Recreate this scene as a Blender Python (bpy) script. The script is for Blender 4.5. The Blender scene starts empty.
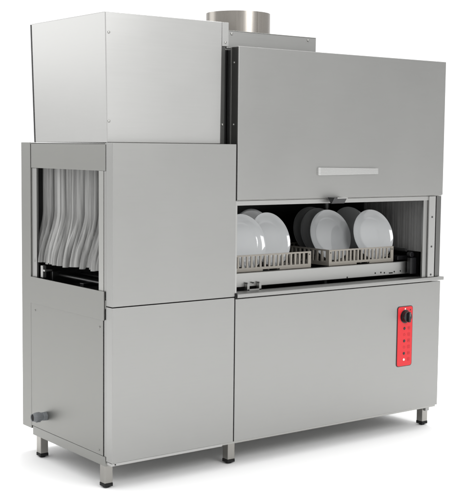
import bpy, bmesh, math, random
from mathutils import Vector, Matrix
random.seed(7)
sc = bpy.context.scene
C = sc.collection

# ---------------------------------------------------------------- camera
cam_d = bpy.data.cameras.new('camera'); cam = bpy.data.objects.new('camera', cam_d); C.objects.link(cam)
R_ = Vector((0.79905308, -0.60117282, 0.01026778)); U_ = Vector((0.04579728, 0.07788151, 0.99591018)); F_ = Vector((0.5995138, 0.79531485, -0.08976354))
M = Matrix((( R_.x, U_.x, -F_.x, -2.33626932), (R_.y, U_.y, -F_.y, -3.89951991), (R_.z, U_.z, -F_.z, 1.4365291), (0, 0, 0, 1)))
cam.matrix_world = M
cam_d.sensor_fit = 'HORIZONTAL'; cam_d.sensor_width = 36.0
cam_d.lens = 1136.29053 / 466.0 * 36.0
cam_d.clip_start = 0.05; cam_d.clip_end = 500
sc.camera = cam

# ---------------------------------------------------------------- world + lamps (white studio)
ROOM, CEIL = 0.62, 1.52
w = bpy.data.worlds.new('World'); sc.world = w; w.use_nodes = True
nt = w.node_tree; nt.nodes.clear()
wo = nt.nodes.new('ShaderNodeOutputWorld'); bg = nt.nodes.new('ShaderNodeBackground')
nt.links.new(bg.outputs[0], wo.inputs[0])
bg.inputs['Color'].default_value = (1, 1, 1, 1)
# a lit white backdrop behind the machine, a bright ceiling, a dimmer room elsewhere
def wn(t, **k):
    n = nt.nodes.new(t)
    for a, b in k.items(): setattr(n, a, b)
    return n
wtc = wn('ShaderNodeTexCoord'); wsep = wn('ShaderNodeSeparateXYZ'); nt.links.new(wtc.outputs['Generated'], wsep.inputs[0])
wel = wn('ShaderNodeMapRange', interpolation_type='SMOOTHSTEP'); nt.links.new(wsep.outputs['Z'], wel.inputs['Value'])
for k, v in (('From Min', 0.0), ('From Max', 0.85), ('To Min', ROOM), ('To Max', CEIL)): wel.inputs[k].default_value = v
wdot = wn('ShaderNodeVectorMath', operation='DOT_PRODUCT'); wdot.inputs[1].default_value = (0.60, 0.80, 0.0)
nt.links.new(wtc.outputs['Generated'], wdot.inputs[0])
wbk = wn('ShaderNodeMapRange', interpolation_type='SMOOTHSTEP'); nt.links.new(wdot.outputs['Value'], wbk.inputs['Value'])
for k, v in (('From Min', 0.72), ('From Max', 0.95), ('To Min', 0.0), ('To Max', 1.0)): wbk.inputs[k].default_value = v
wmx = wn('ShaderNodeMix'); nt.links.new(wbk.outputs[0], wmx.inputs['Factor']); nt.links.new(wel.outputs[0], wmx.inputs['A']); wmx.inputs['B'].default_value = 1.25
nt.links.new(wmx.outputs[0], bg.inputs['Strength'])

def area(name, loc, target, sx, sy, power, col=(1, 1, 1)):
    d = bpy.data.lights.new(name, 'AREA'); d.shape = 'RECTANGLE'; d.size = sx; d.size_y = sy; d.energy = power; d.color = col
    o = bpy.data.objects.new(name, d); C.objects.link(o); o.location = loc
    o.rotation_euler = (Vector(target) - Vector(loc)).to_track_quat('-Z', 'Y').to_euler()
    return o
area('softbox_overhead', (1.5, 1.3, 4.6), (0.9, 0.4, 0), 2.4, 1.6, 130)
area('softbox_front', (1.0, -4.2, 3.2), (0.4, 0, 1.6), 1.6, 1.6, 74)
area('added_light_left', (-2.4, 4.6, 2.75), (0, 0.3, 1.6), 2.8, 1.8, 25)  # unseen lamp added to brighten the hood's left face

sc.view_settings.view_transform = 'Standard'; sc.view_settings.look = 'None'
sc.view_settings.exposure = 0; sc.view_settings.gamma = 1

# ---------------------------------------------------------------- materials
def newmat(name):
    m = bpy.data.materials.new(name); m.use_nodes = True
    n = m.node_tree; n.nodes.clear()
    o = n.nodes.new('ShaderNodeOutputMaterial'); b = n.nodes.new('ShaderNodeBsdfPrincipled')
    n.links.new(b.outputs[0], o.inputs[0]); return m, n, b
def steel(name, col, rough, scale=(2, 2, 260), amp=0.05, bump=0.02, metal=1.0):
    m, n, b = newmat(name)
    tc = n.nodes.new('ShaderNodeTexCoord'); mp = n.nodes.new('ShaderNodeMapping'); mp.inputs['Scale'].default_value = scale
    ns = n.nodes.new('ShaderNodeTexNoise'); ns.inputs['Scale'].default_value = 3.0; ns.inputs['Detail'].default_value = 6
    n.links.new(tc.outputs['Object'], mp.inputs[0]); n.links.new(mp.outputs[0], ns.inputs['Vector'])
    n2 = n.nodes.new('ShaderNodeTexNoise'); n2.inputs['Scale'].default_value = 2.2; n2.inputs['Detail'].default_value = 3
    n.links.new(tc.outputs['Object'], n2.inputs['Vector'])
    mx = n.nodes.new('ShaderNodeMath'); mx.operation = 'ADD'
    n.links.new(ns.outputs['Fac'], mx.inputs[0]); n.links.new(n2.outputs['Fac'], mx.inputs[1])
    r = n.nodes.new('ShaderNodeMapRange'); r.inputs['From Min'].default_value = 0.6; r.inputs['From Max'].default_value = 1.4
    r.inputs['To Min'].default_value = rough - amp; r.inputs['To Max'].default_value = rough + amp
    n.links.new(mx.outputs[0], r.inputs['Value']); n.links.new(r.outputs[0], b.inputs['Roughness'])
    cr = n.nodes.new('ShaderNodeMapRange'); cr.inputs['From Min'].default_value = 0.6; cr.inputs['From Max'].default_value = 1.4
    cr.inputs['To Min'].default_value = 0.965; cr.inputs['To Max'].default_value = 1.035
    n.links.new(mx.outputs[0], cr.inputs['Value'])
    vm = n.nodes.new('ShaderNodeVectorMath'); vm.operation = 'SCALE'; vm.inputs[0].default_value = col
    n.links.new(cr.outputs[0], vm.inputs['Scale']); n.links.new(vm.outputs[0], b.inputs['Base Color'])
    b.inputs['Metallic'].default_value = metal
    bp = n.nodes.new('ShaderNodeBump'); bp.inputs['Strength'].default_value = bump; bp.inputs['Distance'].default_value = 0.002
    n.links.new(ns.outputs['Fac'], bp.inputs['Height']); n.links.new(bp.outputs[0], b.inputs['Normal'])
    return m
def plain(name, col, rough=0.5, metal=0.0, var=0.06, nscale=40, **kw):
    m, n, b = newmat(name)
    ns = n.nodes.new('ShaderNodeTexNoise'); ns.inputs['Scale'].default_value = nscale; ns.inputs['Detail'].default_value = 4
    tc = n.nodes.new('ShaderNodeTexCoord'); n.links.new(tc.outputs['Object'], ns.inputs['Vector'])
    cr = n.nodes.new('ShaderNodeMapRange'); cr.inputs['To Min'].default_value = 1 - var; cr.inputs['To Max'].default_value = 1 + var
    n.links.new(ns.outputs['Fac'], cr.inputs['Value'])
    vm = n.nodes.new('ShaderNodeVectorMath'); vm.operation = 'SCALE'; vm.inputs[0].default_value = col
    n.links.new(cr.outputs[0], vm.inputs['Scale']); n.links.new(vm.outputs[0], b.inputs['Base Color'])
    b.inputs['Roughness'].default_value = rough; b.inputs['Metallic'].default_value = metal
    for k, v in kw.items(): b.inputs[k].default_value = v
    return m
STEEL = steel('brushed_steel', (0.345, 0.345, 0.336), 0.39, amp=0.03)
HOOD = steel('hood_steel', (0.465, 0.465, 0.455), 0.37, amp=0.022)
TRIM = steel('bright_trim_steel', (0.43, 0.43, 0.42), 0.32)
HANDLE = steel('polished_handle_steel', (0.53, 0.53, 0.52), 0.26)
SLOT = steel('slot_shade_and_post_steel', (0.17, 0.17, 0.165), 0.35)  # steel darkened to hold the hood-to-door slot's shade; also on one dark post
SIDE = steel('left_shade_steel', (0.275, 0.275, 0.262), 0.46, amp=0.03)  # left-end steel, that side's shade put into a darker colour
EDGE = steel('folded_edge_steel', (0.37, 0.37, 0.355), 0.36)
LEGM = steel('leg_steel', (0.34, 0.33, 0.31), 0.33, scale=(120, 120, 2))
DUCT = steel('duct_steel', (0.35, 0.328, 0.30), 0.30, scale=(60, 60, 2), amp=0.06)
INNER = steel('inner_steel', (0.12, 0.12, 0.12), 0.35)  # darker than the outer steel, the interior's shade is in this colour
RAIL = steel('rail_steel', (0.41, 0.41, 0.40), 0.4)
BLACK = plain('black_rubber_and_shade', (0.012, 0.012, 0.012), 0.6, **{'Specular IOR Level': 0.2})
DARKM = plain('dark_cast_metal', (0.05, 0.05, 0.05), 0.4, 0.6)
RACKM = plain('tan_rack_plastic', (0.255, 0.235, 0.205), 0.5)
PLATE = plain('white_porcelain', (0.42, 0.43, 0.435), 0.08, var=0.01, **{'Coat Weight': 0.6, 'Coat Roughness': 0.05})
RED = plain('red_overlay', (0.60, 0.010, 0.016), 0.45, var=0.01)
PRINT_RED = plain('dark_red_print', (0.38, 0.01, 0.015), 0.5)
BLK = plain('gloss_black_plastic', (0.008, 0.008, 0.009), 0.28)
def streaked(name, lo, hi, rough):
    m, n, b = newmat(name)
    tc = n.nodes.new('ShaderNodeTexCoord'); mp = n.nodes.new('ShaderNodeMapping'); mp.inputs['Scale'].default_value = (12, 55, 1.2)
    ns = n.nodes.new('ShaderNodeTexNoise'); ns.inputs['Scale'].default_value = 1.0; ns.inputs['Detail'].default_value = 5; ns.inputs['Roughness'].default_value = 0.65
    n.links.new(tc.outputs['Object'], mp.inputs[0]); n.links.new(mp.outputs[0], ns.inputs['Vector'])
    cr = n.nodes.new('ShaderNodeValToRGB'); cr.color_ramp.elements[0].position = 0.36; cr.color_ramp.elements[1].position = 0.62
    cr.color_ramp.elements[0].color = (lo, lo, lo * 0.97, 1); cr.color_ramp.elements[1].color = (hi, hi, hi * 0.975, 1)
    n.links.new(ns.outputs['Fac'], cr.inputs[0]); n.links.new(cr.outputs[0], b.inputs['Base Color'])
    b.inputs['Roughness'].default_value = rough
    return m
VINYL = streaked('clouded_grey_vinyl', 0.10, 0.34, 0.24)
DARK_VINYL = plain('dark_grey_vinyl', (0.15, 0.15, 0.147), 0.5, var=0.12, nscale=30)
WHT = plain('white_print', (0.8, 0.78, 0.72), 0.4)
GREY = plain('grey_nylon', (0.17, 0.18, 0.19), 0.38)
FLOOR = plain('white_studio_paper', (0.95, 0.95, 0.95), 0.9, var=0.0, **{'Specular IOR Level': 0.0})

# ---------------------------------------------------------------- helpers
class MB:
    def __init__(s): s.bm = bmesh.new()
    def box(s, x0, x1, y0, y1, z0, z1):
        v = [s.bm.verts.new(c) for c in ((x0,y0,z0),(x1,y0,z0),(x1,y1,z0),(x0,y1,z0),(x0,y0,z1),(x1,y0,z1),(x1,y1,z1),(x0,y1,z1))]
        for f in ((3,2,1,0),(4,5,6,7),(0,1,5,4),(1,2,6,5),(2,3,7,6),(3,0,4,7)): s.bm.faces.new([v[i] for i in f])
        return s
    def prism(s, prof, axis, a, b):
        # prof: points in the two other axes, extruded along axis from a to b
        def P(t, q):
            return {'x': (t, q[0], q[1]), 'y': (q[0], t, q[1]), 'z': (q[0], q[1], t)}[axis]
        A = [s.bm.verts.new(P(a, q)) for q in prof]; B = [s.bm.verts.new(P(b, q)) for q in prof]
        n = len(prof)
        s.bm.faces.new(A); s.bm.faces.new(B[::-1])
        for i in range(n): s.bm.faces.new([A[i], B[i], B[(i+1) % n], A[(i+1) % n]])
        return s
    def cyl(s, p, q, r, n=24, r2=None, cap=True):
        p = Vector(p); q = Vector(q); d = (q - p).normalized(); r2 = r if r2 is None else r2
        u = d.orthogonal().normalized(); v = d.cross(u)
        A = [s.bm.verts.new(p + (u*math.cos(2*math.pi*i/n) + v*math.sin(2*math.pi*i/n))*r) for i in range(n)]
        B = [s.bm.verts.new(q + (u*math.cos(2*math.pi*i/n) + v*math.sin(2*math.pi*i/n))*r2) for i in range(n)]
        for i in range(n): s.bm.faces.new([A[i], A[(i+1) % n], B[(i+1) % n], B[i]])
        if cap: s.bm.faces.new(A[::-1]); s.bm.faces.new(B)
        return s
    def lathe(s, prof, p, d, n=64, closed=False):
        p = Vector(p); d = Vector(d).normalized(); u = d.orthogonal().normalized(); v = d.cross(u)
        rings = []
        for (r, h) in prof:
            if r < 1e-6: rings.append([s.bm.verts.new(p + d*h)])
            else: rings.append([s.bm.verts.new(p + d*h + (u*math.cos(2*math.pi*i/n) + v*math.sin(2*math.pi*i/n))*r) for i in range(n)])
        for a, b in zip(rings, rings[1:] + ([rings[0]] if closed else [])):
            for i in range(n):
                j = (i+1) % n
                if len(a) == 1: s.bm.faces.new([a[0], b[i], b[j]])
                elif len(b) == 1: s.bm.faces.new([a[i], a[j], b[0]])
                else: s.bm.faces.new([a[i], a[j], b[j], b[i]])
        return s
    def build(s, name, mat, parent=None, bevel=0, smooth=False, label=None, origin=(0, 0, 0), seg=2):
        bmesh.ops.recalc_face_normals(s.bm, faces=s.bm.faces)
        me = bpy.data.meshes.new(name); s.bm.to_mesh(me); s.bm.free(); me.materials.append(mat)
        if smooth:
            for f in me.polygons: f.use_smooth = True
            try: me.set_sharp_from_angle(angle=math.radians(35))
            except Exception: pass
        o = bpy.data.objects.new(name, me); C.objects.link(o)
        if parent is not None:
            o.parent = parent
            if parent.parent is None: o.location = -parent.location   # parts of a thing keep scene coordinates
        if bevel:
            b = o.modifiers.new('bevel', 'BEVEL'); b.width = bevel; b.segments = seg; b.limit_method = 'ANGLE'
            b.harden_normals = False
        if label: o['label'] = label
        return o
def B(name, mat, parent, x0, x1, y0, y1, z0, z1, bevel=0.0015, label=None):
    return MB().box(x0, x1, y0, y1, z0, z1).build(name, mat, parent, bevel, label=label)
def empty(name, loc, label, cat, group=None):
    o = bpy.data.objects.new(name, None); C.objects.link(o); o.location = loc; o.empty_display_size = 0.1
    o['label'] = label; o['category'] = cat
    if group: o['group'] = group
    return o
def screw(parent, p, d, r=0.0055):
    d = Vector(d).normalized(); p = Vector(p)
    m = MB(); m.lathe([(0, -0.001), (r, -0.001), (r, 0.0012), (r*0.75, 0.0032), (r*0.32, 0.0038), (r*0.30, 0.0022), (0, 0.0022)], p, d, 16)
    return m.build('screw', EDGE, parent, smooth=True)

GZ = 0.032
# ---------------------------------------------------------------- floor
fl = MB().box(-60, 60, -60, 60, GZ - 0.05, GZ).build('floor', FLOOR); fl['kind'] = 'structure'

# ---------------------------------------------------------------- the machine
W1, W2, D = 0.6165, 1.909, 0.80
root = empty('conveyor_dishwasher', (0.95, 0.4, GZ), 'stainless steel tunnel dishwasher with tall hood, raised door and strip curtain', 'dishwasher')

# base frame and legs
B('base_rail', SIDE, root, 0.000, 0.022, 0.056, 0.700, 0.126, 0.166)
B('base_rail', TRIM, root, 0.000, 0.560, 0.006, 0.040, 0.137, 0.1485, 0.001, label='bright folded lip under the front panel')
B('base_rail', EDGE, root, 0.562, W2 - 0.004, 0.010, 0.040, 0.139, 0.1485, 0.001)
B('base_rail', STEEL, root, 0.03, W2 - 0.004, 0.66, 0.70, 0.126, 0.150)
B('base_rail', STEEL, root, W2 - 0.03, W2 - 0.004, 0.05, 0.70, 0.110, 0.149)
lip = MB().cyl((0.018, 0.0065, 0.143), (0.018, 0.0045, 0.143), 0.003, 12).build('lip_hole', BLACK, root)
for (lx, ly) in ((0.0005, 0.060), (0.633, 0.062), (1.875, 0.068), (0.0005, 0.625), (0.633, 0.625), (1.868, 0.625)):
    zt = 0.137
    leg = B('leg', LEGM, root, lx, lx + 0.038, ly, ly + 0.040, GZ + 0.020, zt, 0.002)
    f = MB().box(lx - 0.0008, lx + 0.0388, ly - 0.0008, ly + 0.0408, GZ + 0.006, GZ + 0.020)
    f.cyl((lx + 0.019, ly + 0.02, GZ), (lx + 0.019, ly + 0.02, GZ + 0.008), 0.014, 16)
    f.build('foot', BLACK, leg, 0.001)

# entry module: front panels (deep trays, their left returns show)
fp = B('front_panel', STEEL, root, 0.0, W1, 0.0, 0.050, 0.792, 1.451, 0.0018)
B('front_panel', STEEL, root, 0.0, W1 - 0.001, 0.001, 0.050, 0.1495, 0.788, 0.0018)
B('panel_tab', EDGE, root, -0.001, 0.03, 0.0505, 0.056, 0.780, 0.815, 0.001)
# left end: lintel, posts, jambs, apron, side panel
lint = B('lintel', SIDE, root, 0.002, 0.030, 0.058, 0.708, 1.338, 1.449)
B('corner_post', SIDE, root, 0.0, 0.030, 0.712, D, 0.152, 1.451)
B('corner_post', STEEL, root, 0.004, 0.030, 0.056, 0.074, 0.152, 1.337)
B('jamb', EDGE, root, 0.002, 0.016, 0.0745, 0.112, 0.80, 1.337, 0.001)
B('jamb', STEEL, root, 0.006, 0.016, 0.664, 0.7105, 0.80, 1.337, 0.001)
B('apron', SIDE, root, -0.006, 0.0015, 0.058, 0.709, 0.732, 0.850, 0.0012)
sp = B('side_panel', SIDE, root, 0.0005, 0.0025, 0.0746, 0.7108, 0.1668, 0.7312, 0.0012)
for y, z in ((0.672, 0.700), (0.102, 0.700), (0.690, 0.205), (0.108, 0.185)):
    screw(sp, (0.0003, y, z), (-1, 0, 0), 0.004)
# entry module shell
B('back_panel', STEEL, root, 0.031, W2 - 0.012, D - 0.006, D - 0.002, 0.152, 1.449)
B('top_panel', STEEL, root, 0.002, W1 - 0.002, 0.051, D - 0.007, 1.444, 1.4495)
B('bottom_panel', STEEL, root, 0.031, W2 - 0.012, 0.051, D - 0.007, 0.151, 0.156)
# tunnel lining
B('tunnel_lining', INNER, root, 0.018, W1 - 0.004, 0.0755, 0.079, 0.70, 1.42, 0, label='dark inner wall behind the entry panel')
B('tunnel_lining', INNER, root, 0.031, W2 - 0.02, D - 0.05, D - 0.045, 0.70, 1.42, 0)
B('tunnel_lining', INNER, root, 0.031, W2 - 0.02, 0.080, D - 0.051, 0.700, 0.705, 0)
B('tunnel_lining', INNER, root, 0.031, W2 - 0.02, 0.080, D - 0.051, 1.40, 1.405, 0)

# hood on the entry module
hb = MB()
hood = MB()
zt, zb = 1.969, 1.4515
pt = [(-0.004, 0.05), (0.572, 0.05), (0.572, 0.66), (-0.004, 0.685)]
pb = [(0.006, 0.05), (0.568, 0.05), (0.568, 0.66), (0.006, 0.672)]
Av = [hood.bm.verts.new((x, y, zb)) for x, y in pb]; Bv = [hood.bm.verts.new((x, y, zt)) for x, y in pt]
hood.bm.faces.new(Av[::-1]); hood.bm.faces.new(Bv)
for i in range(4): hood.bm.faces.new([Av[i], Av[(i+1) % 4], Bv[(i+1) % 4], Bv[i]])
hood = hood.build('entry_hood', HOOD, root, 0.003, label='tall box hood over the entry end, paler than the cabinet')
B('hood_flange_and_gap_shade', HOOD, root, 0.5722, 0.606, 0.0502, 0.062, 1.868, 1.9685, 0.0008)
B('hood_flange_and_gap_shade', SLOT, root, 0.570, 0.607, 0.075, 0.082, zb, 1.8672, 0.001, label='recessed strip between the hood and the door, coloured dark for the slot shade')  # shade of the slot is in the steel's colour
B('hood_flange_and_gap_shade', BLACK, root, 0.6075, 0.6205, 0.083, 0.090, zb, 1.861, 0)  # black strip standing in for deep shade in the gap
he = MB()
Av = [he.bm.verts.new(c) for c in ((0.004, 0.673, zb), (0.016, 0.673, zb), (0.016, 0.679, zb), (0.004, 0.679, zb))]
Bv = [he.bm.verts.new(c) for c in ((-0.006, 0.686, 1.966), (0.008, 0.686, 1.966), (0.008, 0.693, 1.966), (-0.006, 0.693, 1.966))]
he.bm.faces.new(Av[::-1]); he.bm.faces.new(Bv)
for i in range(4): he.bm.faces.new([Av[i], Av[(i+1) % 4], Bv[(i+1) % 4], Bv[i]])
he.build('hood_edge', INNER, root, label='rear folded edge of the hood')
for x, z in ((0.0125, 1.888), (0.0135, 1.537)): screw(hood, (x, 0.0498, z), (0, -1, 0), 0.006)
for x, y, z in ((0.589, 0.0500, 1.884), (0.595, 0.0748, 1.535)): screw(root, (x, y, z), (0, -1, 0), 0.006)

# wash module
low = B('front_panel', STEEL, root, W1 + 0.0035, W2, 0.0, 0.050, 0.150, 0.781, 0.0018)
B('side_wall', STEEL, root, W2 - 0.010, W2 - 0.004, 0.051, D, 0.152, 1.86)
B('side_wall', STEEL, root, 0.6, W1 - 0.003, 0.09, D - 0.06, 1.41, 1.86)
B('back_panel', STEEL, root, 0.62, W2 - 0.012, D - 0.006, D - 0.002, 1.4495, 1.86)
B('top_panel', STEEL, root, 0.60, W2 - 0.011, 0.082, D - 0.007, 1.855, 1.861)
# sill at the bottom of the opening
sl = MB().prism([(-0.010, 0.786), (-0.012, 0.789), (-0.012, 0.8015), (-0.009, 0.804), (0.070, 0.804), (0.070, 0.797), (-0.004, 0.797), (-0.004, 0.786)], 'x', W1 + 0.006, W2 + 0.012)
sl.build('sill', STEEL, root, 0.0008)
# opening frame
B('opening_frame', TRIM, root, W1 + 0.0005, W1 + 0.0115, 0.004, 0.09, 0.806, 1.207, 0.001)
B('opening_frame', RAIL, root, W1 + 0.012, 1.818, 0.006, 0.05, 1.187, 1.207, 0.0015)
B('wash_wall', INNER, root, W1 + 0.004, W1 + 0.010, 0.60, D - 0.06, 0.71, 1.395, 0)
B('notch_fill', BLACK, root, W1 - 0.0005, W1 + 0.011, -0.003, 0.003, 0.783, 0.806, 0)  # black block that stands for the dark notch at the sill's left end
# right door posts
B('door_post', STEEL, root, 1.786, 1.814, 0.010, 0.022, 0.805, 1.207, 0.001)
dp = B('door_post', TRIM, root, 1.816, 1.861, 0.000, 0.020, 0.805, 1.207, 0.0015, label='bright slide rail of the door')
for z in (1.104, 0.957, 0.817): MB().lathe([(0, -0.001), (0.0052, -0.001), (0.0052, 0.0010), (0.003, 0.0026), (0, 0.0026)], (1.838, 0, z), (0, -1, 0), 16).build('screw', DARKM, dp, smooth=True)
B('door_post', DARKM, root, 1.8615, 1.872, 0.02, 0.05, 0.805, 1.86, 0)
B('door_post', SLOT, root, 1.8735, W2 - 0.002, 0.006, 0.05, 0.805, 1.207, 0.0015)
B('door_post', STEEL, root, 1.8735, W2 - 0.011, 0.0505, 0.057, 1.2085, 1.86, 0.0015)
B('door_post', DARKM, root, W1 + 0.004, W1 + 0.03, 0.058, 0.078, 1.21, 1.855, 0.001)
B('door_post', STEEL, root, 1.79, W2 - 0.011, 0.058, 0.078, 1.21, 1.855, 0.001)
B('inner_header', INNER, root, W1 + 0.012, 1.88, 0.079, 0.090, 1.20, 1.854, 0)
# raised door: a tray with a folded rim
DX0, DX1 = 0.6235, 1.9095
door = B('service_door', STEEL, root, DX0, DX1, 0.0, 0.050, 1.2125, 1.868, 0.0022)
B('door_rim', EDGE, door, DX0 - 0.0015, DX0 + 0.004, 0.0505, 0.056, 1.2130, 1.866, 0.0006)
B('door_rim', EDGE, door, DX0 + 0.001, DX1 - 0.001, 0.006, 0.048, 1.2085, 1.2122, 0.0008)
B('side_shade', SLOT, door, DX0 - 0.0012, DX0 - 0.0002, 0.004, 0.046, 1.216, 1.864, 0, label='shade strip down the left side of the door, put in as dark colour')  # thin added strip, its dark colour stands for shade in the slot
for z in (1.80, 1.536, 1.27): screw(door, (DX0 - 0.0012, 0.03, z), (-1, 0, 0), 0.004)
# door handle: a flat strip bent at both ends
hm = MB()
hx0, hx1, hz = 1.077, 1.458, 1.333
for k in range(1): pass
pr = [(hx0, 0.0), (hx0 + 0.003, -0.007), (hx0 + 0.012, -0.010), (hx1 - 0.012, -0.010), (hx1 - 0.003, -0.007), (hx1, 0.0), (hx1 - 0.006, 0.0), (hx1 - 0.010, -0.004), (hx1 - 0.015, -0.006), (hx0 + 0.015, -0.006), (hx0 + 0.010, -0.004), (hx0 + 0.006, 0.0)]
def taper(o):
    for v in o.data.vertices:
        f_ = min(1, max(0, (v.co.x - hx0 - 0.10) / (hx1 - hx0 - 0.10)))
        v.co.z = hz + (v.co.z - hz) * (1 - 0.24 * f_)
hm.prism(pr, 'z', hz - 0.0175, hz + 0.0175)
taper(hm.build('handle', HANDLE, door, 0.001))
# catch under the door
ct = MB().prism([(-0.0485, 1.2145), (-0.001, 1.2145), (-0.022, 1.186), (-0.028, 1.186)], 'x', 1.142, 1.222).build('catch', BLK, door, 0.001)
B('catch_plate', TRIM, ct, 1.158, 1.222, -0.051, -0.0490, 1.2095, 1.2150, 0.0005)

# exhaust box and duct above the wash module
eb = B('exhaust_box', STEEL, root, 0.618, 1.126, 0.079, 0.62, 1.862, 1.938, 0.0018)
B('box_lid', EDGE, eb, 0.617, 1.127, 0.078, 0.621, 1.9382, 1.9405, 0.0006)
for x in (0.644, 1.078): screw(eb, (x, 0.0788, 1.926), (0, -1, 0), 0.0065)
du = MB(); cx, cy, rr = 0.845, 0.300, 0.147
du.lathe([(rr, 1.9408), (rr, 2.044), (rr - 0.003, 2.044), (rr - 0.003, 1.9408)], (cx, cy, 0), (0, 0, 1), 96, closed=True)
duct = du.build('exhaust_duct', DUCT, root, smooth=True)
B('duct_seam', DUCT, duct, cx - 0.004, cx + 0.004, cy - rr - 0.0012, cy - rr + 0.001, 1.9412, 2.0435, 0)

# ---------------------------------------------------------------- conveyor
cr = B('conveyor_rail', RAIL, root, 0.66, 1.762, 0.088, 0.108, 0.818, 0.8795, 0.002, label='light steel front rail the racks run on')
for x, z in ((1.541, .833), (1.579, .834), (1.603, .831), (1.671, .833), (1.713, .834), (1.356, .823)):
    MB().cyl((x, 0.0885, z), (x, 0.0872, z), 0.0042, 12).build('rail_hole', BLACK, cr)
MB().box(1.635, 1.66, 0.0868, 0.0885, 0.825, 0.831).build('rail_hole', BLACK, cr)
bk = MB(); bk.box(0.735, 0.748, 0.066, 0.087, 0.800, 0.832); bk.box(0.802, 0.815, 0.066, 0.087, 0.800, 0.832); bk.box(0.735, 0.815, 0.066, 0.070, 0.800, 0.809)
bk = bk.build('rail_bracket', RAIL, root, 0.001)
for x in (0.741, 0.778, 0.808): MB().cyl((x, 0.080, 0.832), (x, 0.080, 0.838), 0.005, 10).build('bolt', DARKM, bk)
B('conveyor_rail', INNER, root, 0.05, 1.762, 0.600, 0.620, 0.818, 0.8795, 0.002)
B('conveyor_rail', INNER, root, 0.05, 0.61, 0.120, 0.140, 0.818, 0.870, 0.002)
for x in (0.09, 0.20, 0.31, 0.42, 0.53, 0.64, 1.19, 1.745):
    MB().cyl((x, 0.142 if x < .62 else .110, 0.86), (x, 0.599, 0.86), 0.009, 12).build('cross_bar', INNER, root, smooth=True)
B('pawl_bar', INNER, root, 0.06, 1.75, 0.34, 0.37, 0.835, 0.850, 0.001)
B('rail_bracket', RAIL, root, 0.012, 0.030, 0.620, 0.640, 0.850, 0.905, 0.002)
B('rail_bracket', RAIL, root, 0.012, 0.050, 0.600, 0.619, 0.880, 0.888, 0.001)
# drive bits at the far right
MB().cyl((1.765, 0.10, 0.935), (1.765, 0.42, 0.935), 0.008, 12).build('drive_shaft', DARKM, root, smooth=True)
MB().cyl((1.765, 0.06, 0.915), (1.765, 0.085, 0.915), 0.014, 20).build('drive_gear', BLK, root, 0.002)
B('drive_block', BLK, root, 1.745, 1.785, 0.05, 0.075, 0.82, 0.90, 0.002)
B('drive_block', BLK, root, 1.72, 1.785, 0.115, 0.30, 0.885, 0.905, 0.002)
B('drive_block', INNER, root, 1.72, 1.785, 0.30, 0.60, 0.90, 0.96, 0.002)
# wash pipes above the racks
for y, z in ((0.30, 1.19), (0.50, 1.19)):
    MB().cyl((0.68, y, z), (1.72, y, z), 0.014, 14).build('wash_pipe', INNER, root, smooth=True)
MB().cyl((1.60, 0.52, 0.71), (1.60, 0.52, 1.39), 0.018, 14).build('wash_pipe', INNER, root, smooth=True)

# ---------------------------------------------------------------- curtains
def strip(y, x0, zt, zb, wd, yaw, bend, shift, tw, cp_=0.0045):
    m = MB(); n = 22; nb = 5; th = 0.0022
    rows = []
    for i in range(n + 1):
        t = i / n; z = zt + (zb - zt) * t
        s = max(0.0, (t - 0.45) / 0.55); s = s * s * (3 - 2 * s) * 0.8 + 0.2 * s
        ox = x0 - bend * s; oy = y + shift * s; a = yaw + tw * s
        row = []
        for j in range(nb):
            q = (j / (nb - 1) - 0.5); cup = cp_ * (1 - (2*q)**2)
            c = Vector((ox, oy, z)) + Vector((math.sin(a), math.cos(a), 0)) * q * wd + Vector((-math.cos(a), math.sin(a), 0)) * cup
            row.append(c)
        rows.append(row)
    F = [[m.bm.verts.new(c) for c in r] for r in rows]
    off = Vector((th, 0, 0))
    K = [[m.bm.verts.new(c + off) for c in r] for r in rows]
    for i in range(n):
        for j in range(nb - 1):
            m.bm.faces.new([F[i][j], F[i][j+1], F[i+1][j+1], F[i+1][j]]); m.bm.faces.new([K[i][j], K[i+1][j], K[i+1][j+1], K[i][j+1]])
        for j in (0, nb - 1): m.bm.faces.new([F[i][j], F[i+1][j], K[i+1][j], K[i][j]])
    for i in (0, n):
        for j in range(nb - 1): m.bm.faces.new([F[i][j], K[i][j], K[i][j+1], F[i][j+1]])
    return m
cu = MB().cyl((0.055, 0.08, 1.345), (0.055, 0.72, 1.345), 0.008, 14).build('strip_curtain', EDGE, root, smooth=True, label='grey vinyl strip curtain pushed outward at the entry')
NS = 30
for i in range(NS):
    y = 0.672 - i * (0.672 - 0.125) / (NS - 1)
    m = strip(y + random.uniform(-.004, .004), 0.058 + 0.007 * (i % 3) + random.uniform(-.004, .004), 1.336, 0.918 + 0.012 * (i / NS) + random.uniform(-0.006, 0.006), 0.024,
              math.radians(-30 + random.choice((-34, -16, 10, 40)) + random.uniform(-8, 8)), 0.050 + random.uniform(-0.014, 0.012), 0.020 + random.uniform(-0.008, 0.008), math.radians(random.uniform(-14, 16)))
    m.build('strip', VINYL, cu, smooth=True)
cu.location = -root.location
for o in cu.children: o.location = (0, 0, 0)
ex = MB().cyl((1.805, 0.03, 1.215), (1.805, 0.47, 1.215), 0.007, 12).build('strip_curtain', EDGE, root, smooth=True, label='flat grey strip curtain closing the exit end')
ex.location = -root.location
for i in range(21):
    m = strip(0.040 + i * 0.020, 1.80 + 0.0012 * (i % 2), 1.207, 0.93, 0.0205, 0, 0, 0, 0, 0.0008)
    m.build('strip', DARK_VINYL, ex, smooth=True)
B('exit_wall', INNER, root, 1.83, 1.835, 0.08, D - 0.06, 0.71, 1.39, 0)

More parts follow.
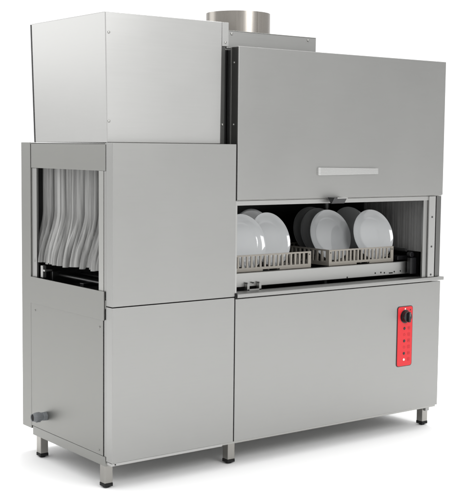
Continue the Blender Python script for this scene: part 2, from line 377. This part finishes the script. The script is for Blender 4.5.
# ---------------------------------------------------------------- cable gland on the side panel
g0 = Vector((0.0005, 0.572, 0.236)); gx = lambda d: tuple(g0 + Vector((-d, -d * 0.0, d * 0.02)))
gl = MB(); gl.cyl(gx(-0.001), gx(0.020), 0.022, 6); gl = gl.build('cable_gland', GREY, root, 0.002)
MB().cyl(gx(0.020), gx(0.030), 0.017, 24).build('gland_collar', GREY, gl, 0.001, smooth=True)
dm = MB(); dm.lathe([(0.011, 0.028), (0.020, 0.028), (0.021, 0.032), (0.021, 0.052), (0.018, 0.062), (0.0165, 0.068), (0.0152, 0.066), (0.0152, 0.028)], tuple(g0), (-1, 0, 0.02), 30)
dm.build('gland_nut', GREY, gl, smooth=True)
MB().cyl(gx(0.030), gx(0.064), 0.0150, 20).build('gland_bore', BLACK, gl)
for a in range(12):
    aa = a * math.pi / 6; c = g0 + Vector((-0.042, 0.0212 * math.cos(aa), 0.0212 * math.sin(aa)))
    MB().box(c.x - 0.009, c.x + 0.009, c.y - 0.0014, c.y + 0.0014, c.z - 0.0014, c.z + 0.0014).build('gland_rib', GREY, gl)

# ---------------------------------------------------------------- control panel
def rrect(x0, x1, z0, z1, r, n=8):
    P = []
    for cxx, czz, a0 in ((x1 - r, z1 - r, 0), (x0 + r, z1 - r, 90), (x0 + r, z0 + r, 180), (x1 - r, z0 + r, 270)):
        for k in range(n + 1):
            a = math.radians(a0 + 90 * k / n); P.append((cxx + r * math.cos(a), czz + r * math.sin(a)))
    return P
cp = MB().prism(rrect(1.6095, 1.7150, 0.373, 0.672, 0.014), 'y', -0.0022, -0.0002).build('control_panel', BLK, root, 0)
MB().prism(rrect(1.6125, 1.7120, 0.376, 0.669, 0.012), 'y', -0.0034, -0.0020).build('overlay', RED, cp)
kx, kz = 1.662, 0.621
MB().cyl((kx, -0.0036, kz), (kx, -0.0044, kz), 0.0335, 40).build('dial_print', BLK, cp)
kn = MB().lathe([(0, -0.0262), (0.0235, -0.0262), (0.0262, -0.0235), (0.0285, -0.0045), (0, -0.0045)][::-1], (kx, 0, kz), (0, 1, 0), 40).build('knob', BLK, cp, smooth=True)
MB().box(kx - 0.0065, kx + 0.0065, -0.038, -0.0255, kz - 0.0255, kz + 0.0255).build('knob_grip', BLK, kn, 0.003)
MB().box(kx - 0.0016, kx + 0.0016, -0.0388, -0.0378, kz + 0.004, kz + 0.0235).build('pointer', GREY, kn)
MB().cyl((kx - 0.001, -0.0042, kz + 0.0375), (kx - 0.001, -0.0036, kz + 0.0375), 0.0042, 14).build('dial_mark', WHT, cp)
MB().box(1.694, 1.7005, -0.0040, -0.0036, 0.648, 0.655).build('dial_mark', BLK, cp)
for i, z in enumerate((0.562, 0.531, 0.500, 0.469, 0.438, 0.407)):
    lx = 1.6585
    if i in (0, 2, 4): MB().lathe([(0, -0.0062), (0.0055, -0.006), (0.0075, -0.0036)][::-1], (lx, 0, z), (0, 1, 0), 20).build('button', BLK, cp, smooth=True)
    elif i == 5: MB().lathe([(0, -0.0060), (0.0050, -0.0056), (0.0062, -0.0036)][::-1], (lx, 0, z), (0, 1, 0), 20).build('indicator', WHT, cp, smooth=True)
    else: MB().lathe([(0.0048, -0.0040), (0.0066, -0.0040), (0.0066, -0.0036), (0.0048, -0.0036)], (lx, 0, z), (0, 1, 0), 20, closed=True).build('indicator', PRINT_RED, cp, smooth=True)
    ic = MB(); sx0, sx1, t = 1.682, 1.697, 0.0014
    ic.box(sx0, sx1, -0.0040, -0.0036, z + 0.008 - t, z + 0.008); ic.box(sx0, sx1, -0.0040, -0.0036, z - 0.008, z - 0.008 + t)
    ic.box(sx0, sx0 + t, -0.0040, -0.0036, z - 0.008 + t, z + 0.008 - t); ic.box(sx1 - t, sx1, -0.0040, -0.0036, z - 0.008 + t, z + 0.008 - t)
    if i % 2 == 0: ic.box(sx0 + 0.004, sx1 - 0.004, -0.0040, -0.0036, z - 0.0035, z + 0.0035)
    else: ic.box(sx0 + 0.0066, sx0 + 0.0084, -0.0040, -0.0036, z - 0.005, z + 0.005); 
    ic.build('icon', PRINT_RED, cp)

# ---------------------------------------------------------------- dish racks
RW, RD, RH = 0.428, 0.43, 0.076
def make_rack(RW, x0, label, NSL):
    r = empty('dish_rack', (x0, 0.120, 0.8802), label, 'dish rack', 'dish racks on the conveyor')
    def lb(m, *a): m.box(*a)
    def wall(n_slots, L, mk, RH=RH):
        # mk(a0,a1,z0,z1): box along the wall
        c0, c1 = 0.018, L - 0.018
        mk(0, c0, 0.0, RH); mk(c1, L, 0.0, RH)
        a, b = L * 0.42, L * 0.62
        mk(c0, a, 0.0, 0.018); mk(a, b, 0.007, 0.018); mk(b, c1, 0.0, 0.018)
        mk(c0, c1, RH - 0.007, RH)
        step = (c1 - c0) / n_slots
        for i in range(1, n_slots):
            xx = c0 + i * step; mk(xx - 0.0047, xx + 0.0047, 0.018, RH - 0.007)
    m = MB(); wall(NSL, RW, lambda a, b, z0, z1: m.box(a, b, 0, 0.006, z0, z1)); w1 = m.build('rack_wall', RACKM, r)
    m = MB(); wall(NSL, RW, lambda a, b, z0, z1: m.box(a, b, RD - 0.006, RD, z0, z1)); w2 = m.build('rack_wall', RACKM, r)
    m = MB(); wall(12, RD - 0.0124, lambda a, b, z0, z1: m.box(0, 0.006, a + 0.0062, b + 0.0062, z0, z1)); w3 = m.build('rack_wall', RACKM, r)
    m = MB(); wall(12, RD - 0.0124, lambda a, b, z0, z1: m.box(RW - 0.006, RW, a + 0.0062, b + 0.0062, z0, z1), 0.032); w4 = m.build('rack_wall', RACKM, r)
    m = MB()
    for i in range(9):
        q = 0.03 + i * (RW - 0.06) / 8; m.box(q - 0.003, q + 0.003, 0.0065, RD - 0.0065, 0.002, 0.0065)
    for i in range(9):
        q = 0.03 + i * (RD - 0.06) / 8; m.box(0.0065, RW - 0.0065, q - 0.003, q + 0.003, 0.0070, 0.011)
    g = m.build('rack_grid', RACKM, r)
    for i in range(5):
        for j in range(7):
            px_, py_ = 0.05 + i * (RW - 0.10) / 4, 0.040 + j * 0.056
            MB().cyl((px_, py_, 0.0112), (px_, py_ + 0.004, 0.060), 0.0032, 8, 0.0022).build('peg', RACKM, r).location = (0, 0, 0)
    for x in (0.010, RW - 0.010):
        h = MB().cyl((x, -0.0004, RH - 0.014), (x, 0.0003, RH - 0.014), 0.0032, 12).build('rack_hole', BLACK, w1)
    for o in (w1, w2, w3, w4, g): o.location = (0, 0, 0)
    return r
make_rack(0.498, 0.655, 'tan plastic dish rack at the left of the opening, its end nearest the door frame', 18)
make_rack(0.428, 1.266, 'tan plastic dish rack farther right, below the middle of the raised door', 16)

# ---------------------------------------------------------------- plates
PR = 0.126
def plate_mesh():
    m = MB()
    prof = [(0, 0.004), (0.050, 0.004), (0.078, 0.0055), (0.086, 0.0078), (0.092, 0.0098), (0.108, 0.0125), (0.1200, 0.0172), (PR, 0.0205), (PR + 0.0004, 0.0187), (0.1205, 0.0136), (0.108, 0.0088), (0.092, 0.0058), (0.080, 0.003), (0.062, 0.0005), (0.060, -0.002), (0.057, -0.002), (0.055, 0.0005), (0, 0.0005)]
    m.lathe(prof, (0, 0, 0), (0, 0, 1), 96)
    o = m.build('dinner_plate', PLATE, smooth=True)
    return o
P0 = plate_mesh(); used = False
pl = [  # x, y, tilt back (deg), turn (deg), label
 (0.790, 0.172, 16, 2, 'white dinner plate cut off by the left frame of the opening'),
 (0.968, 0.205, 15, 5, 'bright white dinner plate at the right of the left rack, overlapped by another plate'),
 (1.398, 0.265, 16, -2, 'bright white dinner plate at the left of the right rack, right under the door catch'),
 (1.604, 0.178, 16, -3, 'rightmost white dinner plate, in front of the grey exit curtain'),
 (1.005, 0.385, 14, 3, 'shaded plate peeking above the gap between the two front plates of the left rack'),
 (1.085, 0.475, 14, 3, 'shaded plate deep in the left rack, right beside its bright plate'),
 (1.452, 0.400, 15, -2, 'shaded plate directly behind and left of the bright plate under the door catch'),
 (1.490, 0.500, 15, -3, 'deepest shaded plate at the left side of the right rack'),
 (1.672, 0.415, 15, -3, 'shaded plate whose top shows between the two bright plates of the right rack'),
]
for i, (x, y, tl, tn, lab) in enumerate(pl):
    o = P0 if i == 0 else P0.copy()
    if i: C.objects.link(o)
    t = math.radians(tl); a = math.radians(tn)
    n = Vector((math.sin(a) * math.cos(t), -math.cos(a) * math.cos(t), math.sin(t)))
    zc = 0.8802 + 0.0115 + PR * math.cos(t)
    o.location = Vector((x, y, zc)) - n * 0.012
    o.rotation_euler = n.to_track_quat('Z', 'Y').to_euler()
    o['label'] = lab; o['category'] = 'plate'; o['group'] = 'dinner plates in the racks'
